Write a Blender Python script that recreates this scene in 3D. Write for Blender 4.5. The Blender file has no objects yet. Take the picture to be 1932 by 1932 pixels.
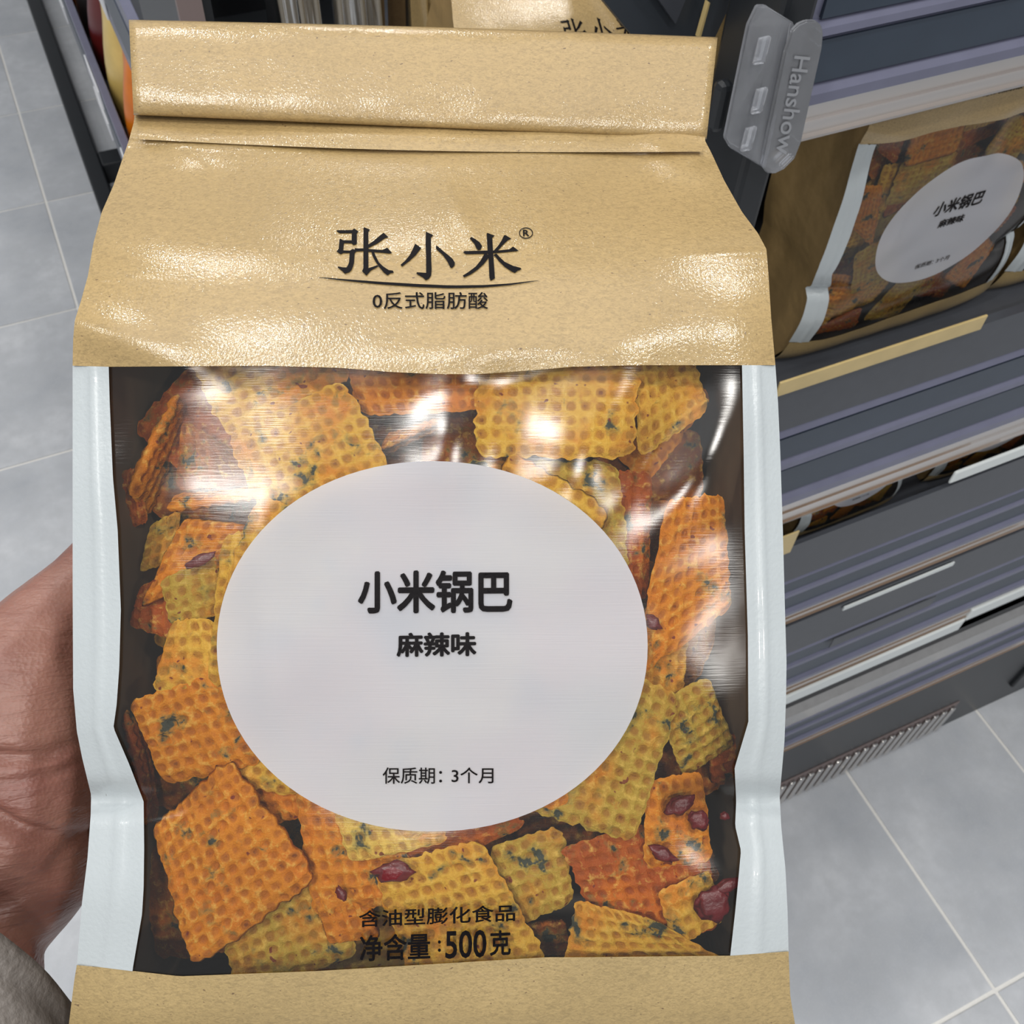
import bpy, bmesh, math, random
import numpy as np
from mathutils.geometry import tessellate_polygon
from mathutils import Matrix, Vector, Euler, noise
C = bpy.context.scene
random.seed(7)

# ---------------------------------------------------------------- camera, world, lights, exposure
H = 1.5                                   # camera height
FPX = 1932.0
d1 = np.array([6218, 2114, -1932.]); d2 = np.array([-1500, 2646, -1932.])
d1 /= np.linalg.norm(d1); d2 -= d1 * (d1 @ d2); d2 /= np.linalg.norm(d2); d3 = np.cross(d1, d2)
RM = np.array([d1, d2, d3])               # camera axes -> world axes (floor grid directions)
CAMM = Matrix.Translation((0, 0, H)) @ Matrix(RM.tolist()).to_4x4()
cam = bpy.data.objects.new('camera', bpy.data.cameras.new('camera'))
cam.data.sensor_width = 36; cam.data.lens = 36; cam.data.clip_start = 0.01
cam.data.dof.use_dof = True; cam.data.dof.focus_distance = 0.252; cam.data.dof.aperture_fstop = 60
cam.matrix_world = CAMM
C.collection.objects.link(cam); C.camera = cam

w = bpy.data.worlds.new('store_ambience'); C.world = w; w.use_nodes = True
w.node_tree.nodes['Background'].inputs[0].default_value = (0.93, 0.96, 1.0, 1)
w.node_tree.nodes['Background'].inputs[1].default_value = 0.42
C.view_settings.view_transform = 'Standard'; C.view_settings.look = 'None'
C.view_settings.exposure = -0.38; C.view_settings.gamma = 1; C.view_settings.use_curve_mapping = False
C.cycles.use_denoising = True
C.cycles.max_bounces = 12; C.cycles.transparent_max_bounces = 24; C.cycles.caustics_reflective = False; C.cycles.caustics_refractive = False

def lamp(loc, size, power, col=(1, .97, .92), aim=(0.0, 0.3, 1.0)):
    l = bpy.data.lights.new('ceiling_lamp', 'AREA'); l.shape = 'DISK'; l.size = size; l.energy = power; l.color = col
    o = bpy.data.objects.new('ceiling_lamp', l); o.location = loc
    o.rotation_euler = (Vector(aim) - Vector(loc)).to_track_quat('-Z', 'Y').to_euler()
    C.collection.objects.link(o); return o
for gx, gy in ((-1.5, -.62), (-1.0, -.05), (-.5, -1.4), (.75, -.7), (1.6, .9), (-2.4, 1.0), (-.3, 2.1), (.95, 3.2), (-1.5, -2.4), (.5, -2.5)):   # ceiling spots
    lamp((gx, gy, 3.6), .19, 21, aim=(gx * .8, gy * .8 + .05, 0))
lamp((-0.2, 0.6, 3.75), 2.6, 26, (.97, .98, 1), aim=(-.1, .6, 0))

# ---------------------------------------------------------------- helpers
def interp(t, pts):
    xs = [p[0] for p in pts]; ys = [p[1] for p in pts]
    return float(np.interp(t, xs, ys))
def sm(t, pts):                           # smooth (cosine) interpolation between control values
    for (a, va), (b, vb) in zip(pts, pts[1:]):
        if t <= b:
            k = min(1, max(0, (t - a) / (b - a))); k = k * k * (3 - 2 * k); return va + (vb - va) * k
    return pts[-1][1]
def tag(o, label=None, cat=None, group=None, kind=None):
    for k, v in (('label', label), ('category', cat), ('group', group), ('kind', kind)):
        if v: o[k] = v
    return o
def mobj(name, verts, faces, mat, parent=None, smooth=False, mw=None):
    me = bpy.data.meshes.new(name); me.from_pydata([tuple(v) for v in verts], [], faces); me.materials.append(mat); me.update()
    if smooth: me.polygons.foreach_set('use_smooth', [True] * len(me.polygons))
    o = bpy.data.objects.new(name, me); C.collection.objects.link(o)
    if parent: o.parent = parent
    if mw is not None: o.matrix_world = mw
    return o
def empty(name, mw):
    o = bpy.data.objects.new(name, None); o.empty_display_size = .02; C.collection.objects.link(o)
    o.matrix_world = mw if isinstance(mw, Matrix) else Matrix.Translation(mw)
    return o
def bm_obj(name, bm, mat, parent=None, smooth=False):
    me = bpy.data.meshes.new(name); bm.to_mesh(me); bm.free(); me.materials.append(mat)
    if smooth: me.polygons.foreach_set('use_smooth', [True] * len(me.polygons))
    o = bpy.data.objects.new(name, me); C.collection.objects.link(o)
    if parent: o.parent = parent
    return o
def box_bm(x0, x1, y0, y1, z0, z1, bev=0.0, bm=None):
    bm = bm or bmesh.new()
    vs = [bm.verts.new(p) for p in ((x0, y0, z0), (x1, y0, z0), (x1, y1, z0), (x0, y1, z0), (x0, y0, z1), (x1, y0, z1), (x1, y1, z1), (x0, y1, z1))]
    fs = [bm.faces.new([vs[i] for i in f]) for f in ((3, 2, 1, 0), (4, 5, 6, 7), (0, 1, 5, 4), (1, 2, 6, 5), (2, 3, 7, 6), (3, 0, 4, 7))]
    if bev:
        es = list({e for f in fs for e in f.edges}); bmesh.ops.bevel(bm, geom=es, offset=bev, segments=2, affect='EDGES', profile=.5)
    return bm
def box(name, x0, x1, y0, y1, z0, z1, mat, parent=None, bev=0.0):
    return bm_obj(name, box_bm(x0, x1, y0, y1, z0, z1, bev), mat, parent)
def extrude_x(name, prof, x0, x1, mat, parent=None):   # profile in (y, z), swept along x
    n = len(prof); v = [(x0, y, z) for y, z in prof] + [(x1, y, z) for y, z in prof]
    f = [(i, (i + 1) % n, n + (i + 1) % n, n + i) for i in range(n)] + [tuple(range(n - 1, -1, -1)), tuple(range(n, 2 * n))]
    return mobj(name, v, f, mat, parent)
def grid_faces(nu, nv, off=0):
    return [(off + j * nu + i, off + j * nu + i + 1, off + (j + 1) * nu + i + 1, off + (j + 1) * nu + i) for j in range(nv - 1) for i in range(nu - 1)]

# ---------------------------------------------------------------- materials
def newmat(name):
    m = bpy.data.materials.new(name); m.use_nodes = True; nt = m.node_tree; nt.nodes.clear()
    out = nt.nodes.new('ShaderNodeOutputMaterial'); return m, nt, out
def N(nt, t, ins=None, **kw):
    n = nt.nodes.new(t)
    for k, v in kw.items(): setattr(n, k, v)
    for k, v in (ins or {}).items():
        if hasattr(v, 'is_linked') or hasattr(v, 'links'): nt.links.new(v, n.inputs[k])
        else: n.inputs[k].default_value = v
    return n
def ramp(nt, fac, stops, interp_='LINEAR'):
    r = N(nt, 'ShaderNodeValToRGB', {0: fac}); r.color_ramp.interpolation = interp_
    el = r.color_ramp.elements
    while len(el) < len(stops): el.new(.5)
    for e, (p, c) in zip(el, stops): e.position = p; e.color = (*c, 1) if len(c) == 3 else c
    return r.outputs[0]
def mixc(nt, fac, a, b, mode='MIX'):
    n = nt.nodes.new('ShaderNodeMix'); n.data_type = 'RGBA'; n.blend_type = mode
    for idx, v in ((0, fac), (6, a), (7, b)):
        if hasattr(v, 'is_linked'): nt.links.new(v, n.inputs[idx])
        else: n.inputs[idx].default_value = v if not isinstance(v, tuple) or len(v) == 4 else (*v, 1)
    return n.outputs[2]
def mapping(nt, src, scale, loc=(0, 0, 0)):
    return N(nt, 'ShaderNodeMapping', {0: src, 1: loc, 3: scale}).outputs[0]
def bump(nt, h, strength, dist, normal=None):
    ins = {'Height': h, 'Strength': strength, 'Distance': dist}
    if normal is not None: ins['Normal'] = normal
    return N(nt, 'ShaderNodeBump', ins).outputs[0]
def simple(name, col, rough=.5, metal=0.0, spec=.5, nscale=0, namt=.15, bumpd=0, coat=0, sheen=0):
    m, nt, out = newmat(name)
    b = N(nt, 'ShaderNodeBsdfPrincipled', {'Base Color': (*col, 1), 'Roughness': rough, 'Metallic': metal, 'Specular IOR Level': spec, 'Coat Weight': coat})
    if nscale:
        tc = N(nt, 'ShaderNodeTexCoord'); nz = N(nt, 'ShaderNodeTexNoise', {'Vector': tc.outputs['Object'], 'Scale': nscale, 'Detail': 5})
        c = mixc(nt, nz.outputs[0], tuple(x * (1 - namt) for x in col), tuple(min(1, x * (1 + namt)) for x in col))
        nt.links.new(c, b.inputs['Base Color'])
        if bumpd: nt.links.new(bump(nt, nz.outputs[0], 1, bumpd), b.inputs['Normal'])
    nt.links.new(b.outputs[0], out.inputs[0]); return m

def kraft_mat(name, col, gloss=.27):
    m, nt, out = newmat(name); tc = N(nt, 'ShaderNodeTexCoord').outputs['Object']
    big = N(nt, 'ShaderNodeTexNoise', {'Vector': tc, 'Scale': 28, 'Detail': 3}).outputs[0]
    fib = N(nt, 'ShaderNodeTexNoise', {'Vector': mapping(nt, tc, (700, 1500, 700)), 'Scale': 1, 'Detail': 3, 'Distortion': 1.2}).outputs[0]
    grain = N(nt, 'ShaderNodeTexNoise', {'Vector': mapping(nt, tc, (2600, 2600, 2600)), 'Scale': 1, 'Detail': 2}).outputs[0]
    c = mixc(nt, ramp(nt, big, [(.3, (0, 0, 0)), (.7, (1, 1, 1))]), tuple(x * .93 for x in col), tuple(min(1, x * 1.05) for x in col))
    c = mixc(nt, ramp(nt, fib, [(.36, (0.7, 0.7, 0.7)), (.52, (0, 0, 0))]), c, tuple(x * .72 for x in col))
    c = mixc(nt, ramp(nt, fib, [(.55, (0, 0, 0)), (.75, (.6, .6, .6))]), c, tuple(min(1, x * 1.25) for x in col))
    c = mixc(nt, ramp(nt, grain, [(.62, (0, 0, 0)), (.72, (.5, .5, .5))]), c, tuple(min(1, x * 1.3) for x in col))
    spk = N(nt, 'ShaderNodeTexNoise', {'Vector': mapping(nt, tc, (700, 1150, 700)), 'Scale': 1, 'Detail': 1}).outputs[0]
    c = mixc(nt, ramp(nt, spk, [(.74, (0, 0, 0)), (.78, (.8, .8, .8))]), c, (.10, .055, .03))
    bnz = N(nt, 'ShaderNodeTexNoise', {'Vector': mapping(nt, tc, (1500, 1500, 1500)), 'Scale': 1, 'Detail': 2}).outputs[0]
    nrm = bump(nt, bnz, .75, .00014)
    b = N(nt, 'ShaderNodeBsdfPrincipled', {'Base Color': c, 'Roughness': .5, 'Specular IOR Level': .35, 'Coat Weight': 1.0, 'Coat Roughness': gloss - .12, 'Normal': nrm})
    nt.links.new(nrm, b.inputs['Coat Normal'])
    nt.links.new(b.outputs[0], out.inputs[0]); return m

def cracker_mat():
    m, nt, out = newmat('seasoned_cracker')
    oi = N(nt, 'ShaderNodeObjectInfo'); tc = N(nt, 'ShaderNodeTexCoord').outputs['Object']
    off = N(nt, 'ShaderNodeVectorMath', {0: tc, 1: (1, 1, 1)}, operation='ADD')
    rr = N(nt, 'ShaderNodeMath', {0: oi.outputs['Random'], 1: 3.0}, operation='MULTIPLY').outputs[0]
    cmb = N(nt, 'ShaderNodeCombineXYZ', {0: rr, 1: rr, 2: rr}).outputs[0]; nt.links.new(cmb, off.inputs[1]); v = off.outputs[0]
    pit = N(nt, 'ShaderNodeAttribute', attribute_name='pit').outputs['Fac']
    base = oi.outputs['Color']
    big = N(nt, 'ShaderNodeTexNoise', {'Vector': v, 'Scale': 75, 'Detail': 3}).outputs[0]
    c = mixc(nt, ramp(nt, big, [(.48, (0, 0, 0)), (.66, (.7, .7, .7))]), base, (.60, .16, .005, 1))
    med = N(nt, 'ShaderNodeTexNoise', {'Vector': v, 'Scale': 420, 'Detail': 5, 'Roughness': .65}).outputs[0]
    c = mixc(nt, ramp(nt, med, [(.34, (.7, .7, .7)), (.48, (0, 0, 0))]), c, mixc(nt, .6, c, (.42, .11, .008)))
    c = mixc(nt, ramp(nt, med, [(.52, (0, 0, 0)), (.68, (.55, .55, .55))]), c, (.80, .52, .11))
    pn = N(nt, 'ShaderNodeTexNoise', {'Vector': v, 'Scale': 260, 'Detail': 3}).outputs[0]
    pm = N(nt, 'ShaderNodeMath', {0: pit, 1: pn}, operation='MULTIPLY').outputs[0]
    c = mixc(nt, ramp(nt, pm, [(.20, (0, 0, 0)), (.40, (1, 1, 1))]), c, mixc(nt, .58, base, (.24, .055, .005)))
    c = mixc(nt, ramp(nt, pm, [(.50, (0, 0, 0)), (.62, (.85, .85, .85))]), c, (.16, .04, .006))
    vo = N(nt, 'ShaderNodeTexNoise', {'Vector': v, 'Scale': 120, 'Detail': 4, 'Roughness': .62, 'Distortion': .25}).outputs[0]
    c = mixc(nt, ramp(nt, vo, [(.57, (0, 0, 0)), (.64, (.6, .6, .6))]), c, (.17, .15, .04))
    c = mixc(nt, ramp(nt, vo, [(.635, (0, 0, 0)), (.665, (.95, .95, .95))]), c, (.03, .042, .035))
    v3 = N(nt, 'ShaderNodeTexNoise', {'Vector': mapping(nt, v, (1, 1, 1), (4, 2, 9)), 'Scale': 430, 'Detail': 1}).outputs[0]
    c = mixc(nt, ramp(nt, v3, [(.72, (0, 0, 0)), (.76, (.9, .9, .9))]), c, (.16, .02, .01))
    nrm = bump(nt, med, 1.0, .0009)
    b = N(nt, 'ShaderNodeBsdfPrincipled', {'Base Color': c, 'Roughness': .5, 'Specular IOR Level': .2, 'Normal': nrm})
    nt.links.new(b.outputs[0], out.inputs[0]); return m

def film_mat():
    m, nt, out = newmat('clear_film'); tc = N(nt, 'ShaderNodeTexCoord').outputs['Object']
    nz = N(nt, 'ShaderNodeTexNoise', {'Vector': mapping(nt, tc, (60, 40, 60)), 'Scale': 1, 'Detail': 2}).outputs[0]
    scr = N(nt, 'ShaderNodeTexNoise', {'Vector': mapping(nt, tc, (150, 2500, 150)), 'Scale': 1, 'Detail': 2}).outputs[0]
    n1 = bump(nt, nz, .12, .0012); n2 = bump(nt, scr, .12, .00012, n1)
    tr = N(nt, 'ShaderNodeBsdfTransparent', {0: (.96, .96, .95, 1)})
    gl = N(nt, 'ShaderNodeBsdfAnisotropic', {'Color': (1, 1, 1, 1), 'Roughness': .20, 'Normal': n2}, distribution='BECKMANN')
    df = N(nt, 'ShaderNodeBsdfDiffuse', {0: (.8, .8, .8, 1)})
    fr = N(nt, 'ShaderNodeFresnel', {0: 1.55, 'Normal': n2}).outputs[0]
    f2 = N(nt, 'ShaderNodeMath', {0: fr, 1: .8}, operation='MULTIPLY', use_clamp=True).outputs[0]
    a = N(nt, 'ShaderNodeMixShader', {0: .012, 1: tr.outputs[0], 2: df.outputs[0]})
    s = N(nt, 'ShaderNodeMixShader', {0: f2, 1: a.outputs[0], 2: gl.outputs[0]})
    nt.links.new(s.outputs[0], out.inputs[0]); return m

def label_mat():
    m, nt, out = newmat('frosted_label'); tc = N(nt, 'ShaderNodeTexCoord').outputs['Object']
    scr = N(nt, 'ShaderNodeTexNoise', {'Vector': mapping(nt, tc, (60, 3500, 60)), 'Scale': 1, 'Detail': 2}).outputs[0]
    nrm = bump(nt, scr, .3, .00012)
    df = N(nt, 'ShaderNodeBsdfPrincipled', {'Base Color': (.76, .79, .87, 1), 'Roughness': .38, 'Specular IOR Level': .5, 'Normal': nrm})
    tl = N(nt, 'ShaderNodeBsdfTranslucent', {0: (.86, .93, 1, 1)})
    s = N(nt, 'ShaderNodeMixShader', {0: .55, 1: df.outputs[0], 2: tl.outputs[0]})
    nt.links.new(s.outputs[0], out.inputs[0]); return m

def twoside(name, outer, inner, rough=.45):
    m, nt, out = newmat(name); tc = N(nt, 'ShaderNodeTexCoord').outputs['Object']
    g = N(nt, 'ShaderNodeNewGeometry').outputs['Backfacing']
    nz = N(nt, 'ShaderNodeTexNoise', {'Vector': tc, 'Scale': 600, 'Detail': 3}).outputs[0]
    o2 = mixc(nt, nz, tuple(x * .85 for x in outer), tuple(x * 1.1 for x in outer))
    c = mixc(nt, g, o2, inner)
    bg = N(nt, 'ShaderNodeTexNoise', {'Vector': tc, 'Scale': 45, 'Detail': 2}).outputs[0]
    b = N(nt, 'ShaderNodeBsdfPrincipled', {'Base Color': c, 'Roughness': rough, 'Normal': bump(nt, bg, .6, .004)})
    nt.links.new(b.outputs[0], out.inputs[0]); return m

def skin_mat():
    m, nt, out = newmat('skin'); tc = N(nt, 'ShaderNodeTexCoord').outputs['Object']
    n1 = N(nt, 'ShaderNodeTexNoise', {'Vector': tc, 'Scale': 55, 'Detail': 3}).outputs[0]
    c = mixc(nt, ramp(nt, n1, [(.35, (0, 0, 0)), (.65, (1, 1, 1))]), (.215, .092, .073), (.29, .145, .112))
    lines = N(nt, 'ShaderNodeTexNoise', {'Vector': mapping(nt, tc, (90, 420, 90)), 'Scale': 1, 'Detail': 4, 'Distortion': .8}).outputs[0]
    cell = N(nt, 'ShaderNodeTexVoronoi', {'Vector': tc, 'Scale': 900}).outputs[0]
    nrm = bump(nt, cell, .25, .0004, bump(nt, lines, .7, .0009))
    b = N(nt, 'ShaderNodeBsdfPrincipled', {'Base Color': c, 'Roughness': .42, 'Subsurface Weight': .25, 'Subsurface Radius': (.006, .002, .001), 'Subsurface Scale': .6, 'Normal': nrm})
    nt.links.new(b.outputs[0], out.inputs[0]); return m

def tile_mat():
    m, nt, out = newmat('grey_tile'); tc = N(nt, 'ShaderNodeTexCoord').outputs['Object']
    oi = N(nt, 'ShaderNodeObjectInfo').outputs['Random']
    r3 = N(nt, 'ShaderNodeMath', {0: oi, 1: 40.}, operation='MULTIPLY').outputs[0]
    v = N(nt, 'ShaderNodeVectorMath', {0: tc, 1: N(nt, 'ShaderNodeCombineXYZ', {0: r3, 1: r3, 2: r3}).outputs[0]}, operation='ADD').outputs[0]
    a = N(nt, 'ShaderNodeTexNoise', {'Vector': v, 'Scale': 5, 'Detail': 6, 'Roughness': .6}).outputs[0]
    b_ = N(nt, 'ShaderNodeTexNoise', {'Vector': v, 'Scale': 45, 'Detail': 5}).outputs[0]
    f_ = N(nt, 'ShaderNodeTexNoise', {'Vector': mapping(nt, v, (500, 900, 500)), 'Scale': 1, 'Detail': 2}).outputs[0]
    c = mixc(nt, ramp(nt, a, [(.35, (0, 0, 0)), (.65, (1, 1, 1))]), (.43, .455, .495), (.63, .65, .685))
    c = mixc(nt, ramp(nt, b_, [(.35, (.6, .6, .6)), (.65, (0, 0, 0))]), c, (.48, .50, .53))
    c = mixc(nt, ramp(nt, f_, [(.55, (0, 0, 0)), (.75, (.35, .35, .35))]), c, (.66, .67, .68))
    tone = N(nt, 'ShaderNodeMath', {0: oi, 1: .1, 2: .95}, operation='MULTIPLY_ADD').outputs[0]
    c = mixc(nt, 1.0, c, N(nt, 'ShaderNodeCombineXYZ', {0: tone, 1: tone, 2: tone}).outputs[0], 'MULTIPLY')
    b = N(nt, 'ShaderNodeBsdfPrincipled', {'Base Color': c, 'Roughness': .34, 'Specular IOR Level': .45, 'Normal': bump(nt, b_, .25, .001)})
    nt.links.new(b.outputs[0], out.inputs[0]); return m

def clear_plastic(name, tint, dif, fac=.35, rough=.12, nsc=0, refl=1.0):
    m, nt, out = newmat(name); tc = N(nt, 'ShaderNodeTexCoord').outputs['Object']
    nz = N(nt, 'ShaderNodeTexNoise', {'Vector': tc, 'Scale': nsc or 30, 'Detail': 2}).outputs[0]
    n1 = bump(nt, nz, .2, .002 if nsc else .0005)
    tr = N(nt, 'ShaderNodeBsdfTransparent', {0: (*tint, 1)})
    df = N(nt, 'ShaderNodeBsdfPrincipled', {'Base Color': (*dif, 1), 'Roughness': rough, 'Normal': n1})
    gl = N(nt, 'ShaderNodeBsdfAnisotropic', {'Color': (1, 1, 1, 1), 'Roughness': rough, 'Normal': n1})
    fr = N(nt, 'ShaderNodeFresnel', {0: 1.5, 'Normal': n1}).outputs[0]
    a = N(nt, 'ShaderNodeMixShader', {0: fac, 1: tr.outputs[0], 2: df.outputs[0]})
    fr = N(nt, 'ShaderNodeMath', {0: fr, 1: refl}, operation='MULTIPLY').outputs[0]
    s = N(nt, 'ShaderNodeMixShader', {0: fr, 1: a.outputs[0], 2: gl.outputs[0]})
    nt.links.new(s.outputs[0], out.inputs[0]); return m

M = dict(
    kraft=kraft_mat('kraft_paper', (.375, .262, .112)), kraft_dull=kraft_mat('kraft_paper_dull', (.36, .26, .115), .5),
    white=simple('white_print', (.43, .47, .49), .3, nscale=900, namt=.03, bumpd=.0001, coat=.3),
    film=film_mat(), label=label_mat(), ink=simple('black_ink', (.005, .004, .005), .5, spec=.1, nscale=800, bumpd=.00008),
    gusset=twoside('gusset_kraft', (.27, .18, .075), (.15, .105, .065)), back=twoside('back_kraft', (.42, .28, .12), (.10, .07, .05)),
    cracker=cracker_mat(), chilli=simple('chilli_skin', (.12, .006, .009), .32, nscale=300, namt=.5, bumpd=.0006),
    skin=skin_mat(), sleeve=simple('taupe_leather', (.145, .128, .115), .5, nscale=420, namt=.18, bumpd=.0007),
    tile=tile_mat(), grout=simple('grout', (.80, .79, .76), .7, nscale=300, namt=.1),
    lilac=simple('lilac_plastic', (.15, .155, .225), .22, nscale=60, namt=.12), navy=simple('dark_label_insert', (.035, .05, .075), .3, nscale=40, namt=.15),
    clear=clear_plastic('clear_strip', (.95, .88, .80), (.30, .195, .125), .6, .35, 0, .6), clip=clear_plastic('clear_clip', (.93, .94, .97), (.60, .62, .67), .26, .14, 60),  # clear strip: tan reflection of the kraft bags is put into its diffuse colour
    black=simple('black_metal', (.012, .014, .017), .35, nscale=50, namt=.2), grey=simple('grey_powder_coat', (.055, .06, .072), .3, nscale=80, namt=.12),
    chrome=simple('brushed_steel', (.62, .60, .58), .22, metal=1, nscale=70, namt=.15, bumpd=.0006), whiteplastic=simple('white_plastic', (.70, .74, .74), .35),
    tagw=simple('price_tag_white', (.80, .81, .84), .4), orange=simple('orange_packet', (.85, .20, .01), .3, nscale=25, namt=.4),
    yellow=simple('yellow_packet', (.72, .52, .16), .3, nscale=20, namt=.35), maroon=simple('maroon_packet', (.12, .012, .012), .3, nscale=20, namt=.3),
    green=simple('green_packet', (.0, .38, .10), .3), blue=simple('blue_plastic', (.12, .22, .45), .25, nscale=9, namt=.4), mauve=simple('mauve_board', (.20, .155, .15), .5),
    cliptext=simple('frosted_letter_plastic', (.30, .31, .335), .3),
    tan=simple('tan_plastic_and_reflection', (.55, .42, .19), .3, nscale=60), pale=clear_plastic('cloudy_bag_film', (.7, .68, .6), (.30, .27, .22), .8, .25, 40),
    steelgrey=simple('slate_panel', (.028, .034, .043), .45, nscale=9, namt=.2), kraftside=simple('kraft_side', (.30, .19, .09), .4, nscale=350, namt=.12, bumpd=.0003),
)

# ---------------------------------------------------------------- floor of separate tiles
floor = box('floor', -2.2, 3.2, -1.2, 5.2, -.05, -.0025, M['grout']); tag(floor, kind='structure')
GAP = .0028
yA = [1.468 + .3925 * k for k in range(-7, 10)]
yC = [-1.14, -.76, -.385, -.005, .37, .684, 1.076] + [1.468 + .3925 * k for k in range(0, 10)]
for (xa, xb), ys in (((-1.875, -.9825), yA), ((-.9825, -.09), yA), ((-.09, .8035), yC), ((.8035, 1.065), yC), ((1.065, 1.9575), yC), ((1.9575, 2.85), yC)):
    for ya, yb in zip(ys, ys[1:]):
        if not (-1.15 < ya and yb < 4.8): continue
        cx, cy = (xa + xb) / 2, (ya + yb) / 2; hx, hy = (xb - xa) / 2 - GAP, (yb - ya) / 2 - GAP
        t = bm_obj('tile', box_bm(-hx, hx, -hy, hy, -.0026, 0, .0008), M['tile']); t.location = (cx, cy, 0); t.parent = floor

# ---------------------------------------------------------------- the bag (own frame: x right, y up, z out of the front panel; units metres)
D = 0.25
S = D / FPX
BAGM = CAMM @ Matrix.Translation((0, 0, -D))
def map_held(px, py, z): return ((px - 966) * (D - z) / FPX, (966 - py) * (D - z) / FPX, z)
def map_up(px, py, z): return ((px - 812) * S, (1990 - py) * S, z)

LX = [(190, 258), (232, 252), (265, 243), (300, 231), (350, 214), (400, 192), (460, 176), (520, 166), (570, 152), (605, 141), (640, 138), (690, 137), (1100, 137), (1300, 138), (1380, 145), (1430, 155), (1500, 172), (1540, 171), (1620, 165), (1700, 155), (1820, 145), (1850, 140), (1932, 130), (2000, 122)]
RX = [(190, 1326), (232, 1332), (265, 1330), (290, 1343), (340, 1366), (400, 1400), (440, 1430), (470, 1446), (520, 1450), (600, 1455), (690, 1463), (760, 1468), (850, 1472), (1000, 1477), (1150, 1481), (1250, 1484), (1320, 1483), (1400, 1480), (1480, 1473), (1500, 1471), (1560, 1474), (1640, 1482), (1720, 1486), (1800, 1488), (1880, 1491), (1932, 1500), (2000, 1512)]
IL = [(690, 205), (760, 207), (900, 213), (1000, 222), (1150, 228), (1260, 225), (1330, 220), (1373, 214), (1440, 243), (1512, 271), (1600, 272), (1675, 271), (1725, 268), (1830, 250)]
IR = [(690, 1400), (850, 1403), (1000, 1405), (1100, 1408), (1200, 1411), (1362, 1412), (1449, 1386), (1511, 1389), (1558, 1387), (1605, 1398), (1649, 1394), (1721, 1387), (1810, 1377)]
YT = [(137, 690), (205, 692), (500, 690), (640, 694), (740, 702), (830, 706), (900, 706), (1000, 699), (1080, 692), (1200, 689), (1465, 689)]
YB = [(137, 1820), (200, 1826), (260, 1833), (340, 1842), (600, 1832), (800, 1820), (1030, 1806), (1100, 1806), (1380, 1803), (1500, 1794)]
ZPY = np.arange(120, 2081, 4.0)
_raw = np.interp(ZPY, *zip((120, -.056), (190, -.052), (232, -.0475), (300, -.0385), (400, -.0185), (470, -.0070), (560, -.0008), (640, .0006), (700, .0006), (900, .0033), (1300, .0035), (1700, .002), (1832, -.001), (1932, -.003), (2000, -.010), (2080, -.02)))
_k = np.exp(-(np.arange(-24, 25) * 4.0 / 34) ** 2 / 2); _k /= _k.sum()
ZPROF = np.convolve(np.pad(_raw, 24, mode='edge'), _k, mode='valid')
def G(px, py, cx, cy, sx, sy, a=0):
    dx, dy = px - cx, py - cy; c, s = math.cos(a), math.sin(a)
    u = (dx * c + dy * s) / sx; v = (-dx * s + dy * c) / sy
    return math.exp(-(u * u + v * v) / 2)
def Zf(px, py):
    z = float(np.interp(py, ZPY, ZPROF))
    l, r = interp(py, LX), interp(py, RX)
    u = (px - (l + r) / 2) / ((r - l) / 2)
    z -= .0055 * abs(u) ** 5 * (1 if py > 500 else max(0, (py - 250) / 250))
    k = min(1, max(0, (abs(u) - .62) / .3))
    z -= .0045 * k * math.exp(-((py - 1508) / 26) ** 2) + .004 * k * math.exp(-((py - 1508) / 120) ** 2)
    # wrinkles and bulges of the slack film and paper
    z += .0032 * G(px, py, 1120, 800, 75, 125, .45) + .0026 * G(px, py, 1335, 870, 48, 120, .5)
    z -= .0012 * G(px, py, 1225, 850, 40, 110, .5)
    z += .0016 * G(px, py, 860, 800, 42, 90, .2)
    z += .0005 * G(px, py, 1400, 478, 70, 4, -.03) + .0004 * G(px, py, 205, 521, 50, 3.5, .05) + .0004 * G(px, py, 215, 528, 50, 3.5, .05)
    z += .0014 * G(px, py, 500, 1170, 18, 110) * .35
    z += .0016 * G(px, py, 1230, 300, 18, 70, 1.0) - .0016 * G(px, py, 1180, 330, 22, 80, 1.05)
    z += .0034 * G(px, py, 1280, 305, 44, 24, .5)
    z += .0022 * G(px, py, 400, 265, 160, 14, .08) - .0018 * G(px, py, 700, 285, 500, 10, .02)
    z += .0028 * G(px, py, 350, 285, 44, 20, .25)
    z += .0030 * G(px, py, 200, 625, 130, 34, .35) + .002 * G(px, py, 950, 660, 180, 34, -.1)
    z += .0012 * G(px, py, 860, 400, 26, 60, -.5) + .0010 * G(px, py, 1380, 620, 60, 60)
    z += .0006 * noise.noise(Vector((px / 170, py / 150, 3.1))) * (1 if py > 260 else 0)
    return z
def Zfin(px, py, t):                      # side seal: t = 0 at the outer edge, 1 at the film
    return Zf(px, py) + .0005 - .0012 * (1 - t) + .0007 * math.exp(-((t - .55) / .08) ** 2)

def strip_panel(mp, lo, hi, xl, xr, nu, nv, zf):
    """grid between curves: rows run from lo(px) to hi(px), columns from xl(py) to xr(py)"""
    V = []
    for j in range(nv):
        v = j / (nv - 1)
        for i in range(nu):
            u = i / (nu - 1); px = 137 + u * 1350
            for _ in range(2):
                py = lo(px) + (hi(px) - lo(px)) * v; px = xl(py) + (xr(py) - xl(py)) * u
            V.append(mp(px, py, zf(px, py, u)))
    F = [tuple(reversed(f)) for f in grid_faces(nu, nv)]
    return V, F

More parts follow.
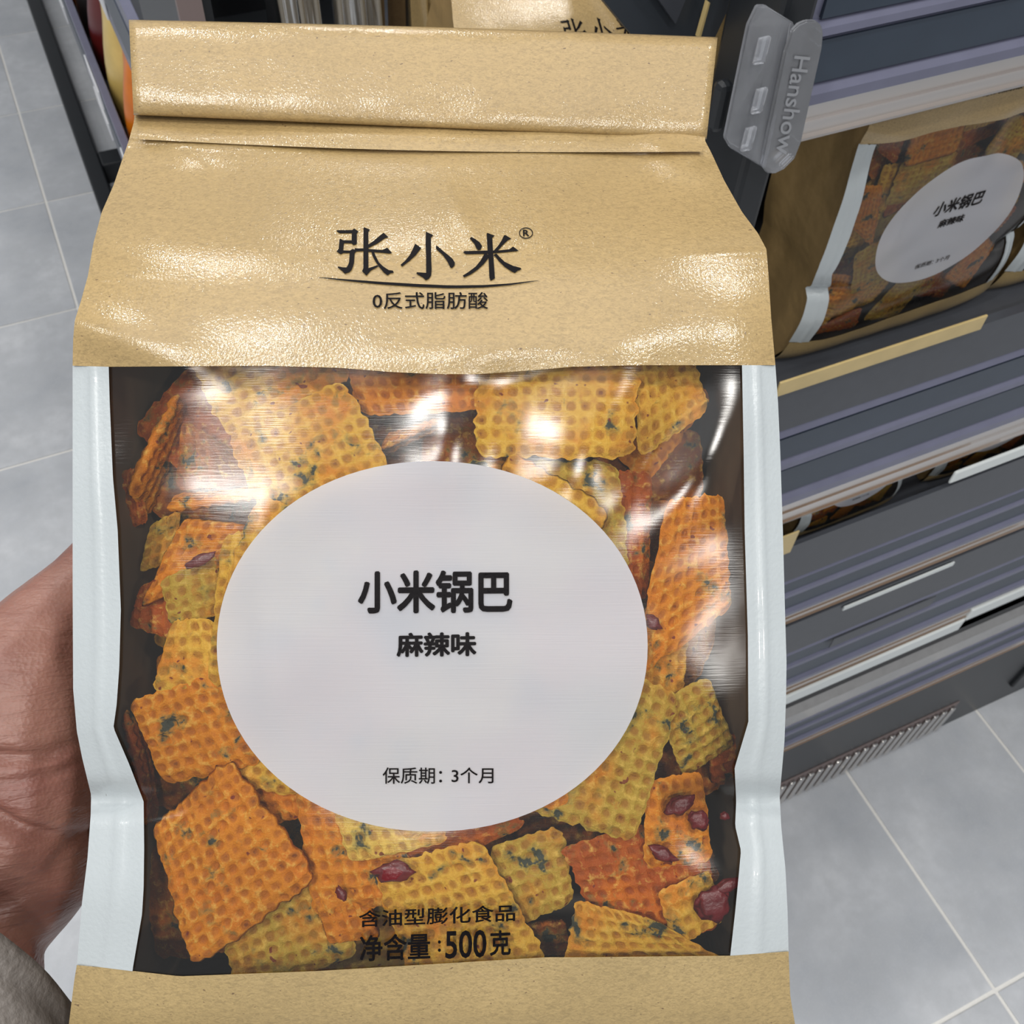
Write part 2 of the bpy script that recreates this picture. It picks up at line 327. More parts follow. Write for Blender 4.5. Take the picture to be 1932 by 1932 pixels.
def text_tris(s, bold=0.0):
    cu = bpy.data.curves.new('lettering', 'FONT'); cu.body = s; cu.size = 1; cu.offset = bold; cu.resolution_u = 3
    o = bpy.data.objects.new('lettering', cu); C.collection.objects.link(o)
    dg = bpy.context.evaluated_depsgraph_get(); me = o.evaluated_get(dg).to_mesh()
    v = np.array([tuple(x.co)[:2] for x in me.vertices]); f = [tuple(p.vertices) for p in me.polygons]
    o.evaluated_get(dg).to_mesh_clear(); bpy.data.objects.remove(o); bpy.data.curves.remove(cu)
    return v, f
TXT = [('0反式脂肪酸', 703, 551, 921, 583, 0, .006), ('小米锅巴', 675, 1076, 967, 1157, -2, .03), ('麻辣味', 748, 1193, 899, 1239, -2, .034),
       ('保质期：', 722, 1448, 834, 1479, 0, .006), ('3个月', 852, 1448, 931, 1478, 0, .006), ('含油型膨化食品', 677, 1712, 972, 1744, -12, .016),
       ('净含量', 679, 1762, 812, 1812, -5, .020), ('：', 826, 1774, 832, 1796, 0, .03), ('500', 840, 1755, 918, 1808, -3, .018), ('克', 924, 1755, 964, 1803, -2, .022)]
TXTC = {}
def bolden(v, f, r, n=6):
    V, F = [], []
    for k in range(n):
        a = 2 * math.pi * k / n + .26; o = len(V); V += [(x + r * math.cos(a), y + r * math.sin(a)) for x, y in v]; F += [tuple(i + o for i in q) for q in f]
    return np.array(V), F
def text_geo(i):
    if i not in TXTC: TXTC[i] = bolden(*text_tris(TXT[i][0]), TXT[i][6])
    return TXTC[i]
def z1(pts): return [(625 + u / 9.66, 420 + v / 9.66) for u, v in pts]
def z2(pts): return [(825 + u / 9.66, 420 + v / 9.66) for u, v in pts]
STROKES = [z1(p) for p in (
    [(90, 150), (110, 137), (385, 135), (415, 105), (495, 158), (465, 195), (465, 388), (400, 408), (370, 375), (375, 188), (150, 190)],
    [(160, 290), (215, 320), (380, 322), (380, 375), (232, 370), (215, 505), (340, 510), (385, 480), (430, 490), (430, 462), (470, 470), (600, 468), (600, 515), (455, 522), (425, 560), (415, 720), (395, 800), (370, 860), (330, 900), (245, 928), (210, 890), (115, 815), (125, 797), (215, 815), (280, 815), (305, 770), (325, 720), (335, 550), (215, 550), (170, 575), (95, 522), (135, 480), (150, 310)],
    [(605, 85), (708, 130), (675, 165), (675, 830), (840, 775), (860, 795), (720, 870), (640, 965), (560, 885), (585, 830), (588, 95)],
    [(955, 183), (1040, 262), (975, 280), (850, 370), (665, 462), (665, 405), (770, 335), (880, 240)],
    [(665, 478), (930, 498), (1020, 455), (1112, 555), (1050, 560), (930, 545), (665, 525)],
    [(730, 530), (780, 535), (810, 610), (870, 725), (950, 800), (1050, 865), (1120, 872), (1140, 912), (1080, 918), (1025, 958), (960, 910), (870, 805), (800, 700), (750, 600)],
    [(1530, 383), (1640, 460), (1540, 590), (1430, 690), (1290, 798), (1262, 768), (1350, 690), (1430, 590), (1490, 470)],
    [(1725, 163), (1860, 228), (1815, 270), (1820, 640), (1828, 850), (1820, 960), (1780, 1020), (1720, 1048), (1660, 990), (1550, 930), (1560, 903), (1730, 915), (1728, 600), (1718, 400)])] + [z2(p) for p in (
    [(-20, 415), (10, 430), (100, 510), (200, 590), (280, 660), (320, 730), (315, 780), (265, 827), (235, 810), (180, 700), (100, 590), (0, 500), (-25, 470)],
    [(625, 260), (700, 305), (770, 355), (818, 425), (790, 490), (740, 500), (710, 460), (680, 390), (590, 285)],
    [(910, 185), (1047, 235), (1002, 275), (1015, 520), (1025, 650), (1050, 1015), (970, 1056), (950, 1000), (935, 650), (918, 520), (900, 205)],
    [(1240, 225), (1350, 292), (1290, 315), (1200, 400), (1120, 490), (1060, 560), (1020, 520), (1110, 420), (1170, 330), (1215, 232)],
    [(495, 517), (1130, 505), (1315, 485), (1380, 435), (1485, 512), (1440, 518), (1130, 545), (860, 565), (520, 572), (470, 540)],
    [(870, 550), (935, 590), (925, 655), (850, 750), (740, 850), (620, 935), (490, 998), (463, 965), (560, 905), (700, 800), (790, 690)],
    [(1020, 590), (1075, 560), (1130, 620), (1230, 715), (1390, 790), (1515, 822), (1537, 848), (1465, 872), (1415, 915), (1350, 885), (1230, 805), (1120, 700), (1060, 620)])]
def ring(cx, cy, rx, ry, w_, n=32):
    o = [(cx + rx * math.cos(a), cy + ry * math.sin(a)) for a in [2 * math.pi * k / n for k in range(n)]]
    i = [(cx + (rx - w_) * math.cos(a), cy + (ry - w_) * math.sin(a)) for a in [2 * math.pi * k / n for k in range(n)]]
    return o + i, [(k, (k + 1) % n, n + (k + 1) % n, n + k) for k in range(n)]

def lettering(name, mp, polys, mat, parent, eps, extra=()):
    bm = bmesh.new()
    for pts in polys:
        vs = [bm.verts.new((x, y, 0)) for x, y in pts]
        for tri in tessellate_polygon([[Vector((x, y, 0)) for x, y in pts]]):
            try: bm.faces.new([vs[k] for k in tri])
            except ValueError: pass
    for v, f in extra:
        vs = [bm.verts.new((x, y, 0)) for x, y in v]
        for q in f:
            if len(set(q)) > 2:
                try: bm.faces.new([vs[k] for k in q])
                except ValueError: pass
    bmesh.ops.triangulate(bm, faces=bm.faces[:])
    for lim in (48, 26):
        es = [e for e in bm.edges if e.calc_length() > lim]
        if es: bmesh.ops.subdivide_edges(bm, edges=es, cuts=1); bmesh.ops.triangulate(bm, faces=[f for f in bm.faces if len(f.verts) > 3])
    for v in bm.verts: x, y = v.co.x, v.co.y; v.co = mp(x, y, Zf(x, y) + eps)
    bm.normal_update()
    for f in bm.faces:
        if f.normal.z < 0: f.normal_flip()
    return bm_obj(name, bm, mat, parent)

def build_bag(mp, mw, label, group=None, held=False):
    root = empty('snack_bag', mw); tag(root, label, 'bag', group)
    def part(name, VF, mat, smooth=True):
        o = mobj(name, VF[0], VF[1], mat, root, smooth); o.matrix_parent_inverse.identity(); return o
    L = lambda y: interp(y, LX); R = lambda y: interp(y, RX); iL = lambda y: interp(y, IL); iR = lambda y: interp(y, IR)
    yt = lambda x: interp(x, YT); yb = lambda x: interp(x, YB)
    zf = lambda x, y, u: Zf(x, y)
    q = 1 if held else 2
    part('kraft_top_panel', strip_panel(mp, lambda x: 198 + .03 * (x - 245), yt, L, R, 150 // q, 90 // q, zf), M['kraft'])
    part('window_film', strip_panel(mp, lambda x: yt(x) - 5, lambda x: yb(x) + 5, lambda y: iL(y) - 3, lambda y: iR(y) + 3, 110 // q, 110 // q, lambda x, y, u: Zf(x, y) - .0003), M['film'])
    part('side_seal', strip_panel(mp, lambda x: yt(x), lambda x: yb(x), L, iL, 12, 140 // q, lambda x, y, u: Zfin(x, y, u)), M['white'])
    part('side_seal', strip_panel(mp, lambda x: yt(x), lambda x: yb(x), iR, R, 12, 140 // q, lambda x, y, u: Zfin(x, y, 1 - u)), M['white'])
    part('kraft_bottom_panel', strip_panel(mp, yb, lambda x: 2000, L, R, 100 // q, 16, zf), M['kraft_dull'])
    # oval label printed on the film
    V = [mp(815, 1219, Zf(815, 1219) + .0001)]; F = []; nr, na = 26, 96
    for r in range(1, nr + 1):
        for a in range(na):
            t = 2 * math.pi * a / na; c, s = math.cos(t), math.sin(t); e = 2 / 2.06
            x = 815.5 + 406.5 * r / nr * math.copysign(abs(c) ** e, c); y = 1219.5 + 349.5 * r / nr * math.copysign(abs(s) ** e, s)
            V.append(mp(x, y, Zf(x, y) + .00012))
    for a in range(na): F.append((0, 1 + (a + 1) % na, 1 + a))
    for r in range(nr - 1):
        for a in range(na):
            p, p2 = 1 + r * na + a, 1 + r * na + (a + 1) % na; F.append((p, p2, p2 + na, p + na))
    part('oval_label', (V, F), M['label'])
    # lettering
    rv, rf = ring(992.4, 439.5, 13.2, 10.6, 1.6)
    tv, tf = text_tris('R', .02); tv = (tv - tv.min(0)) / (tv.max(0) - tv.min(0)); tv = [(986.5 + 12 * a + (1 - b) * .5, 445.5 - 12 * b) for a, b in tv]
    lettering('brand_lettering', mp, STROKES, M['ink'], root, .0004, [(rv, rf), (tv, tf)])
    arc = [(600, 523), (650, 528), (720, 534), (790, 538.5), (850, 541), (910, 540), (960, 536.5), (1016, 529)]
    up, dn = [], []
    for k in range(25):
        x = 600 + 416 * k / 24; y = interp(x, arc); h = 2.4 * math.sin(math.pi * k / 24) ** .7 + .25; up.append((x, y - h)); dn.append((x, y + h))
    lettering('printed_arc_line', mp, [], M['ink'], root, .0004, [(up + dn, [(k, k + 1, 26 + k, 25 + k) for k in range(24)])])
    for i, (s, x0, y0, x1, y1, sk, b) in enumerate(TXT):
        if not held and i > 5: break
        v, f = text_geo(i); v = (v - v.min(0)) / (v.max(0) - v.min(0))
        pts = [(x0 + (x1 - x0) * a, y1 - (y1 - y0) * c + sk * (a - .5)) for a, c in v]
        lettering('printed_lettering', mp, [], M['ink'], root, .0005, [(pts, f)])
    # gussets, back, base
    def gus(side):
        V = []; rows = [232, 265, 310, 360, 410, 470, 540, 620, 690, 800, 950, 1100, 1250, 1380, 1450, 1508, 1570, 1680, 1800, 1900, 1996]; nc = 9
        for y in rows:
            e = L(y) if side < 0 else R(y)
            k = min(1, max(0, (y - 232) / 300)); back = -.053 - .024 * k; e_in = e - side * 30
            a = Vector(mp(e_in, y, Zf(e_in, y) - (.003 if y < 690 or y > 1820 else .0006))); 
            b = Vector((a.x - side * .007 * k, mp(e_in, y, a.z)[1], back))
            for c in range(nc):
                t = c / (nc - 1); p = a.lerp(b, t); p.x -= side * ((.0035 if held else .001) * k + .001) * math.sin(math.pi * t) ** .8 * (1 + .25 * math.sin(y / 70 + side)); V.append(p)
        F = grid_faces(nc, len(rows)); F = F if side > 0 else F
        if side < 0: F = [tuple(reversed(f)) for f in F]
        F = [tuple(reversed(f)) for f in F]
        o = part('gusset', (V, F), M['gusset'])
        return V, nc, len(rows)
    gl, nc, nr_ = gus(-1); gr, _, _ = gus(1)
    V = []; nb = 12
    for j in range(nr_):
        a, b = gl[j * nc + nc - 1], gr[j * nc + nc - 1]
        for i in range(nb):
            t = i / (nb - 1); p = a.lerp(b, t); p.z -= .004 * math.sin(math.pi * t) * (j < nr_ - 1); V.append(p)
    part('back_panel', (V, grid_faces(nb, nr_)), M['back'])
    j = (nr_ - 1) * nc
    V = [tuple(v) for v in gl[j:j + nc]] + [tuple(v) for v in gr[j:j + nc]]
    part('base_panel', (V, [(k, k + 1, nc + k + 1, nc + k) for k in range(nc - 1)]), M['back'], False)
    # rolled and folded top
    V = []; nu, nt_ = 70, 40
    for i in range(nu):
        u = i / (nu - 1)
        tx, ty = 243 + u * 1111, 37 + u * 33 - 3 * math.sin(math.pi * u) ; bx, by = 252 + u * 1081, 217 + u * 46
        for k in range(nt_):
            a = 2 * math.pi * k / nt_; cs, sn = math.cos(a), math.sin(a)
            vv = .5 - .5 * math.copysign(abs(cs) ** .75, cs)          # 0 top .. 1 bottom
            th = math.copysign(abs(sn) ** .8, sn)
            z = -.0455 + .0052 * th * (1 - .25 * vv) - .004 * (1 - vv) + .0006 * noise.noise(Vector((u * 9, vv * 3, 7)))
            if th > 0: z += .0006 * G(u * 1000, vv * 100, 880, 8, 120, 5)
            px, py = tx + (bx - tx) * vv, ty + (by - ty) * vv
            V.append(mp(px, py, z))
    F = [(i * nt_ + k, i * nt_ + (k + 1) % nt_, (i + 1) * nt_ + (k + 1) % nt_, (i + 1) * nt_ + k) for i in range(nu - 1) for k in range(nt_)]
    F += [tuple(range(nt_ - 1, -1, -1)), tuple((nu - 1) * nt_ + k for k in range(nt_))]
    part('folded_top', (V, F), M['kraft'])
    # crimped seam lip just under the roll
    up_, lo_ = [], []
    part('seam_lip', strip_panel(mp, lambda x: 238 + .035 * (x - 245), lambda x: 262 + .022 * (x - 245) + 10 * math.sin(math.pi * (x - 245) / 1090), lambda y: 262, lambda y: 1325, 60, 5,
         lambda x, y, u: Zf(x, y) + .0015 + .0008 * math.sin(x / 90)), M['kraft'])
    return root

bag = build_bag(map_held, BAGM, 'large tan paper bag with clear window and white oval label, held in the hand', held=True)

# ---------------------------------------------------------------- crackers
def cracker_mesh(c4, seed, npit=None, thick=.0017, res=None):
    P = [Vector(p) for p in c4]; ctr = (P[0] + P[1] + P[2] + P[3]) / 4
    ex = ((P[1] - P[0]).length + (P[2] - P[3]).length) / 2; ey = ((P[3] - P[0]).length + (P[2] - P[1]).length) / 2
    nrm = (P[2] - P[0]).cross(P[3] - P[1]).normalized()
    if nrm.z > 0: sgn = 1
    else: nrm = -nrm
    nx, ny = max(3, round(ex / .0035)), max(3, round(ey / .0035))
    ru, rv = (nx * 5 + 1, ny * 5 + 1) if not res else (res, res)
    rs = Vector((seed * 3.7, seed * 1.3, 0)); V = []; PIT = []
    for side in (1, -1):
        for j in range(rv):
            for i in range(ru):
                u, v = i / (ru - 1), j / (rv - 1); a, b = 2 * u - 1, 2 * v - 1
                # wavy, nibbled outline and rounded corners
                ka = 1 - .010 * math.cos(2 * math.pi * ny * v) - .06 * noise.noise(rs + Vector((v * 9, a, 1))) - .03 * noise.noise(rs + Vector((v * 23, a, 1))) - .06 * abs(b) ** 9
                kb = 1 - .010 * math.cos(2 * math.pi * nx * u) - .06 * noise.noise(rs + Vector((u * 9, b, 5))) - .03 * noise.noise(rs + Vector((u * 23, b, 5))) - .06 * abs(a) ** 9
                uu, vv = .5 + .5 * a * (1 + (ka - 1) * abs(a) ** 3), .5 + .5 * b * (1 + (kb - 1) * abs(b) ** 3)
                p = P[0] * (1 - uu) * (1 - vv) + P[1] * uu * (1 - vv) + P[2] * uu * vv + P[3] * (1 - uu) * vv
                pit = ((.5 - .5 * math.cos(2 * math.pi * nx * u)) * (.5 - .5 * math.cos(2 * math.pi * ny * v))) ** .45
                edge = (1 - abs(a) ** 14) ** .5 * (1 - abs(b) ** 14) ** .5
                h = side * thick * edge - side * .00115 * pit * (.8 + 1.1 * noise.noise(rs + Vector((u * 9, v * 9, side)))) * edge
                h += .0009 * noise.noise(rs + Vector((u * 1.6, v * 1.6, 9))) + .00045 * noise.noise(rs + Vector((u * 14, v * 14, side * 3))) * edge
                V.append(p + nrm * h - ctr); PIT.append(pit)
    n = ru * rv; F = grid_faces(ru, rv) + [tuple(reversed(f)) for f in grid_faces(ru, rv, n)]
    per = [i for i in range(ru)] + [j * ru + ru - 1 for j in range(1, rv)] + [(rv - 1) * ru + i for i in range(ru - 2, -1, -1)] + [j * ru for j in range(rv - 2, 0, -1)]
    F += [(per[k], n + per[k], n + per[(k + 1) % len(per)], per[(k + 1) % len(per)]) for k in range(len(per))]
    me = bpy.data.meshes.new('cracker'); me.from_pydata([tuple(v) for v in V], [], F)
    at = me.attributes.new('pit', 'FLOAT', 'POINT'); at.data.foreach_set('value', PIT)
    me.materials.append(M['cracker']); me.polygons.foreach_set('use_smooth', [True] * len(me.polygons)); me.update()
    bm = bmesh.new(); bm.from_mesh(me); bmesh.ops.recalc_face_normals(bm, faces=bm.faces[:]); bm.to_mesh(me); bm.free()
    return me, ctr
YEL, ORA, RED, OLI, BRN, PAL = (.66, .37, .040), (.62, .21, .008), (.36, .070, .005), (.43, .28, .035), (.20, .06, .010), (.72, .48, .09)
def sq(cx, cy, w_, h_, rot, z, tx=0, ty=0):
    """corners of a slab of w_ x h_ px about (cx, cy), turned by rot, depth z with slopes tx, ty (m per half side)"""
    r = math.radians(rot); out = []
    for a, b in ((-1, -1), (1, -1), (1, 1), (-1, 1)):
        x, y = a * w_ / 2, b * h_ / 2
        out.append((cx + x * math.cos(r) - y * math.sin(r), cy + x * math.sin(r) + y * math.cos(r), z + a * tx + b * ty))
    return out
CR = [  # corners, colour, label
    (sq(489, 655, 262, 262, -27, -.0090, 0, .001), YEL, 'yellow cracker half under the kraft panel, above the big top left one'),
    ([(425, 820, -.004), (650, 715, -.004), (745, 895, -.003), (510, 1010, -.003)], YEL, 'large yellow cracker with a dark leaf fleck at upper left of the oval'),
    ([(640, 640, -.0085), (905, 640, -.007), (908, 775, -.006), (680, 785, -.0085)], ORA, 'orange cracker at the top centre of the bag window'),
    ([(905, 620, -.0035), (1205, 625, -.0035), (1198, 866, -.003), (893, 862, -.003)], YEL, 'wide yellow cracker at the top right of the window'),
    ([(1190, 650, -.008), (1300, 640, -.010), (1338, 775, -.010), (1205, 870, -.008)], YEL, 'pale orange cracker in the top right corner of the window'),
    ([(850, 872, -.008), (1165, 868, -.009), (1190, 1080, -.007), (880, 1100, -.006)], OLI, 'olive cracker tucked under the oval at its top right'),
    ([(1135, 885, -.011), (1232, 890, -.013), (1225, 1130, -.012), (1150, 1140, -.010)], RED, 'narrow red brown cracker between the oval and the right waffle cracker'),
    ([(1258, 942, -.005), (1365, 932, -.006), (1380, 1150, -.006), (1190, 1290, -.004)], ORA, 'tall orange waffle cracker beside the oval at right'),
    ([(1240, 1335, -.006), (1335, 1272, -.008), (1385, 1400, -.016), (1290, 1470, -.012)], OLI, 'folded olive cracker at mid right with its thick edge up'),
    ([(1080, 1225, -.003), (1285, 1310, -.004), (1197, 1592, -.004), (985, 1525, -.0025)], OLI, 'large greenish yellow cracker under the lower right of the oval'),
    ([(1055, 1595, -.006), (1325, 1530, -.009), (1360, 1760, -.009), (1130, 1760, -.006)], RED, 'red orange cracker dusted with chilli at lower right'),
    ([(1215, 1475, -.007), (1325, 1455, -.009), (1345, 1625, -.009), (1215, 1640, -.007)], ORA, 'orange cracker with purple chilli skin at lower right'),
    ([(1085, 1695, -.0035), (1235, 1735, -.0035), (1400, 1830, -.004), (1060, 1850, -.003)], YEL, 'yellow cracker lying flat in the bottom right corner'),
    ([(700, 1640, -.004), (905, 1580, -.004), (1035, 1815, -.003), (790, 1880, -.003)], YEL, 'big yellow cracker behind the bottom lettering'),
    ([(915, 1600, -.009), (1060, 1555, -.010), (1085, 1700, -.009), (985, 1745, -.009)], OLI, 'greenish cracker right of the bottom lettering'),
    ([(285, 1562, -.003), (435, 1428, -.0035), (605, 1660, -.003), (362, 1832, -.0025)], ORA, 'large orange waffle cracker at the lower left of the window'),
    ([(240, 1325, -.005), (400, 1265, -.005), (500, 1440, -.005), (312, 1480, -.005)], ORA, 'orange cracker left of the oval at mid height'),
    ([(325, 1170, -.006), (400, 1165, -.006), (440, 1300, -.005), (285, 1305, -.006)], YEL, 'small yellow cracker left of the oval'),
    ([(420, 1010, -.004), (520, 985, -.003), (500, 1300, -.003), (388, 1290, -.004)], YEL, 'upright yellow cracker touching the left side of the oval'),
    ([(300, 1095, -.007), (410, 1045, -.007), (420, 1160, -.007), (322, 1180, -.007)], OLI, 'small olive cracker left of the oval'),
    ([(345, 972, -.009), (475, 990, -.008), (420, 1080, -.008), (262, 1150, -.009)], ORA, 'orange cracker under the edge-on stick at left'),
    ([(265, 1105, -.012), (330, 1075, -.012), (345, 1215, -.012), (242, 1180, -.012)], RED, 'rust coloured cracker by the left side seal'),
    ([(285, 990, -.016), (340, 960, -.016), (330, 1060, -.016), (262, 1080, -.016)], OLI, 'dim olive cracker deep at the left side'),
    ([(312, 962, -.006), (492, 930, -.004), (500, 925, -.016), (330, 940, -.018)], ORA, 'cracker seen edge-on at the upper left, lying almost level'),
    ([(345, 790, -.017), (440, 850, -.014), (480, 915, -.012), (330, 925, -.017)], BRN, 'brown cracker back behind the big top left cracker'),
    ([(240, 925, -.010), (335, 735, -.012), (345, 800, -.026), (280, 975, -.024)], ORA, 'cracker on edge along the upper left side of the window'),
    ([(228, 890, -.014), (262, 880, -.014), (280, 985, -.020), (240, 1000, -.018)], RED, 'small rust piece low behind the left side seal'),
    ([(715, 855, -.007), (830, 800, -.008), (840, 790, -.02), (730, 830, -.02)], ORA, 'thin cracker edge between the two top crackers'),
    ([(555, 1470, -.006), (745, 1500, -.005), (790, 1700, -.006), (590, 1730, -.007)], ORA, 'orange waffle cracker below the lower left of the oval'),
    ([(620, 1500, -.0035), (830, 1500, -.003), (845, 1590, -.003), (660, 1630, -.004)], PAL, 'pale yellow cracker peeping out below the oval'),
    ([(740, 1600, -.008), (960, 1500, -.008), (990, 1560, -.009), (760, 1660, -.010)], RED, 'red orange cracker below the bottom tip of the oval'),
    ([(238, 1345, -.008), (262, 1335, -.016), (295, 1540, -.018), (272, 1560, -.009)], RED, 'thin rust cracker on edge beside the left side seal'),
    ([(410, 1740, -.008), (620, 1640, -.009), (680, 1800, -.008), (450, 1880, -.008)], OLI, 'brown yellow cracker under the large lower left cracker'),
    ([(590, 1690, -.007), (690, 1660, -.007), (720, 1770, -.007), (620, 1780, -.007)], ORA, 'small orange cracker just left of the bottom lettering'),
    ([(1240, 1680, -.005), (1340, 1640, -.007), (1365, 1740, -.007), (1270, 1790, -.005)], YEL, 'curved cracker piece beside the red chilli peel'),
    ([(430, 1400, -.010), (560, 1420, -.009), (590, 1540, -.010), (470, 1560, -.012)], ORA, 'dull orange cracker between the oval and the lower left one'),
    ([(1330, 1400, -.016), (1395, 1380, -.018), (1400, 1460, -.02), (1340, 1480, -.018)], RED, 'rust cracker corner by the right side seal'),
    ([(985, 1740, -.010), (1070, 1735, -.012), (1080, 1800, -.02), (1000, 1795, -.016)], BRN, 'brown cracker end in the gap right of the weight lettering'),
    ([(1165, 1130, -.010), (1300, 1180, -.012), (1290, 1330, -.013), (1150, 1310, -.010)], YEL, 'yellow cracker under the foot of the right waffle cracker'),
]
COVER = [(sq(560, 1080, 240, 230, 20, -.001), YEL), (sq(780, 1010, 220, 240, -12, -.0022, .001), ORA), (sq(1000, 1010, 220, 240, 30, -.0022, 0, .001), YEL), (sq(640, 1300, 230, 240, -30, -.0015), ORA),
         (sq(880, 1270, 210, 230, 14, -.0021, .001), YEL), (sq(1080, 1180, 200, 210, -20, -.0021, -.001), ORA), (sq(760, 1450, 210, 210, 35, -.0019), YEL), (sq(960, 1430, 210, 210, -8, -.0021, 0, .001), ORA), (sq(560, 1400, 200, 200, 10, -.007), YEL)]
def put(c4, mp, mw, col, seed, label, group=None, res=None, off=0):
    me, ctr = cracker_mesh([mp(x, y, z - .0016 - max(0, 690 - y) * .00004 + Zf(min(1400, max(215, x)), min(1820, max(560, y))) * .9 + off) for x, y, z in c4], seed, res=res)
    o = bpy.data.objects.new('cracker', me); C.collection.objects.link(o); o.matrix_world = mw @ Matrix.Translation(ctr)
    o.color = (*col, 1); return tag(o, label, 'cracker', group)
for i, (c4, col, lab) in enumerate(CR): put(c4, map_held, BAGM, col, i + 1, lab, 'crackers showing in the window of the held bag')
for i, (c4, col) in enumerate(COVER): put(c4, map_held, BAGM, col, i + 60, 'square cracker hidden behind the frosted oval label of the held bag', 'crackers behind the oval of the held bag')
rnd = random.Random(11)
for k in range(46):
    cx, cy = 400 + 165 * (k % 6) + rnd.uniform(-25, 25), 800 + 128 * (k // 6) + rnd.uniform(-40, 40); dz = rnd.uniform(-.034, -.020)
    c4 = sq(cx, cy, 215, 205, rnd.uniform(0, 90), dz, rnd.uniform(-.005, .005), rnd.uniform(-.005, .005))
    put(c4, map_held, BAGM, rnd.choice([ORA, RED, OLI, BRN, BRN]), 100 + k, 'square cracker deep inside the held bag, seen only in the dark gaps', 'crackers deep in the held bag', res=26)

def blob(name, c, r, mw, mat, label, cat, group, seed, rot=0):
    bm = bmesh.new(); bmesh.ops.create_icosphere(bm, subdivisions=3, radius=1)
    R2 = Euler((0, 0, math.radians(rot))).to_matrix()
    for v in bm.verts:
        n_ = 1 + .55 * noise.noise(v.co * 1.5 + Vector((seed, 0, 0))) + .2 * noise.noise(v.co * 4 + Vector((seed, 0, 0))); q = Vector((v.co.x * r[0] * n_, v.co.y * r[1] * n_ * (1 - .3 * v.co.x ** 2), v.co.z * r[2])); v.co = R2 @ q
    o = bm_obj(name, bm, mat, None, True); o.matrix_world = mw @ Matrix.Translation(c); return tag(o, label, cat, group)
for nm, px, py, z, r, rot, lab in (
    ('chilli_seed_pod', 740, 1645, -.0012, (.0043, .0026, .0011), 8, 'dark red glossy chilli piece below the oval tip'),
    ('chilli_flake', 645, 1687, -.0035, (.0020, .0012, .0008), -60, 'tiny bright red chilli flake left of the dark red one'),
    ('chilli_flake', 378, 1057, -.0035, (.0036, .0014, .0009), 25, 'red chilli sliver on the crackers at the left of the oval'),
    ('chilli_flake', 1283, 1520, -.0035, (.0036, .0024, .0010), 30, 'purple chilli skin high on the lower right crackers'),
    ('chilli_flake', 1318, 1548, -.0040, (.0022, .0030, .0009), 50, 'purple chilli skin fragment next to the right side seal'),
    ('chilli_flake', 1250, 1612, -.0030, (.0034, .0018, .0009), -25, 'dark purple chilli skin in the middle of the red orange cracker'),
    ('chilli_peel', 1345, 1705, -.0030, (.0040, .0050, .0008), -50, 'crumpled red chilli peel in the bottom right corner of the window'),
    ('chilli_peel', 1372, 1672, -.0030, (.0040, .0017, .0010), 25, 'curled dark red end of chilli peel touching the right seal'),
    ('chilli_flake', 1232, 1175, -.0020, (.0022, .0016, .0009), -40, 'red chilli bit at the right edge of the oval'),
    ('chilli_crumb', 1367, 1540, -.0030, (.0012, .0011, .0008), 0, 'tiny orange red chilli crumb alone by the right seal')):
    blob(nm, map_held(px, py, Zf(px, py) + z), r, BAGM, M['chilli'], lab, 'chilli', 'chilli pieces in the held bag', px * .01, rot)

# ---------------------------------------------------------------- person: hand and sleeve
person = empty('person', BAGM @ Matrix.Translation(map_held(-60, 1800, -.06)))
tag(person, 'hand of a person in a taupe sleeve, gripping the bag from behind', 'person')
def chain_mesh(chains, voxel, smooth_it):
    bm = bmesh.new()
    for ch in chains:
        for (a, b) in zip(ch, ch[1:]):
            pa, pb = Vector(a[:3]), Vector(b[:3]); n_ = max(2, int((pb - pa).length / .003))
            for k in range(n_ + 1):
                t = k / n_; bmesh.ops.create_icosphere(bm, subdivisions=2, radius=a[3] + (b[3] - a[3]) * t, matrix=Matrix.Translation(pa.lerp(pb, t)))
    me = bpy.data.meshes.new('tmp'); bm.to_mesh(me); bm.free(); o = bpy.data.objects.new('tmp', me); C.collection.objects.link(o)
    r = o.modifiers.new('r', 'REMESH'); r.mode = 'VOXEL'; r.voxel_size = voxel
    s = o.modifiers.new('s', 'SMOOTH'); s.factor = .6; s.iterations = smooth_it
    dg = bpy.context.evaluated_depsgraph_get(); me2 = bpy.data.meshes.new_from_object(o.evaluated_get(dg)); bpy.data.objects.remove(o); return me2
def hp(px, py, z, r): x, y, zz = map_held(px, py, z); return (x, y, zz, r)
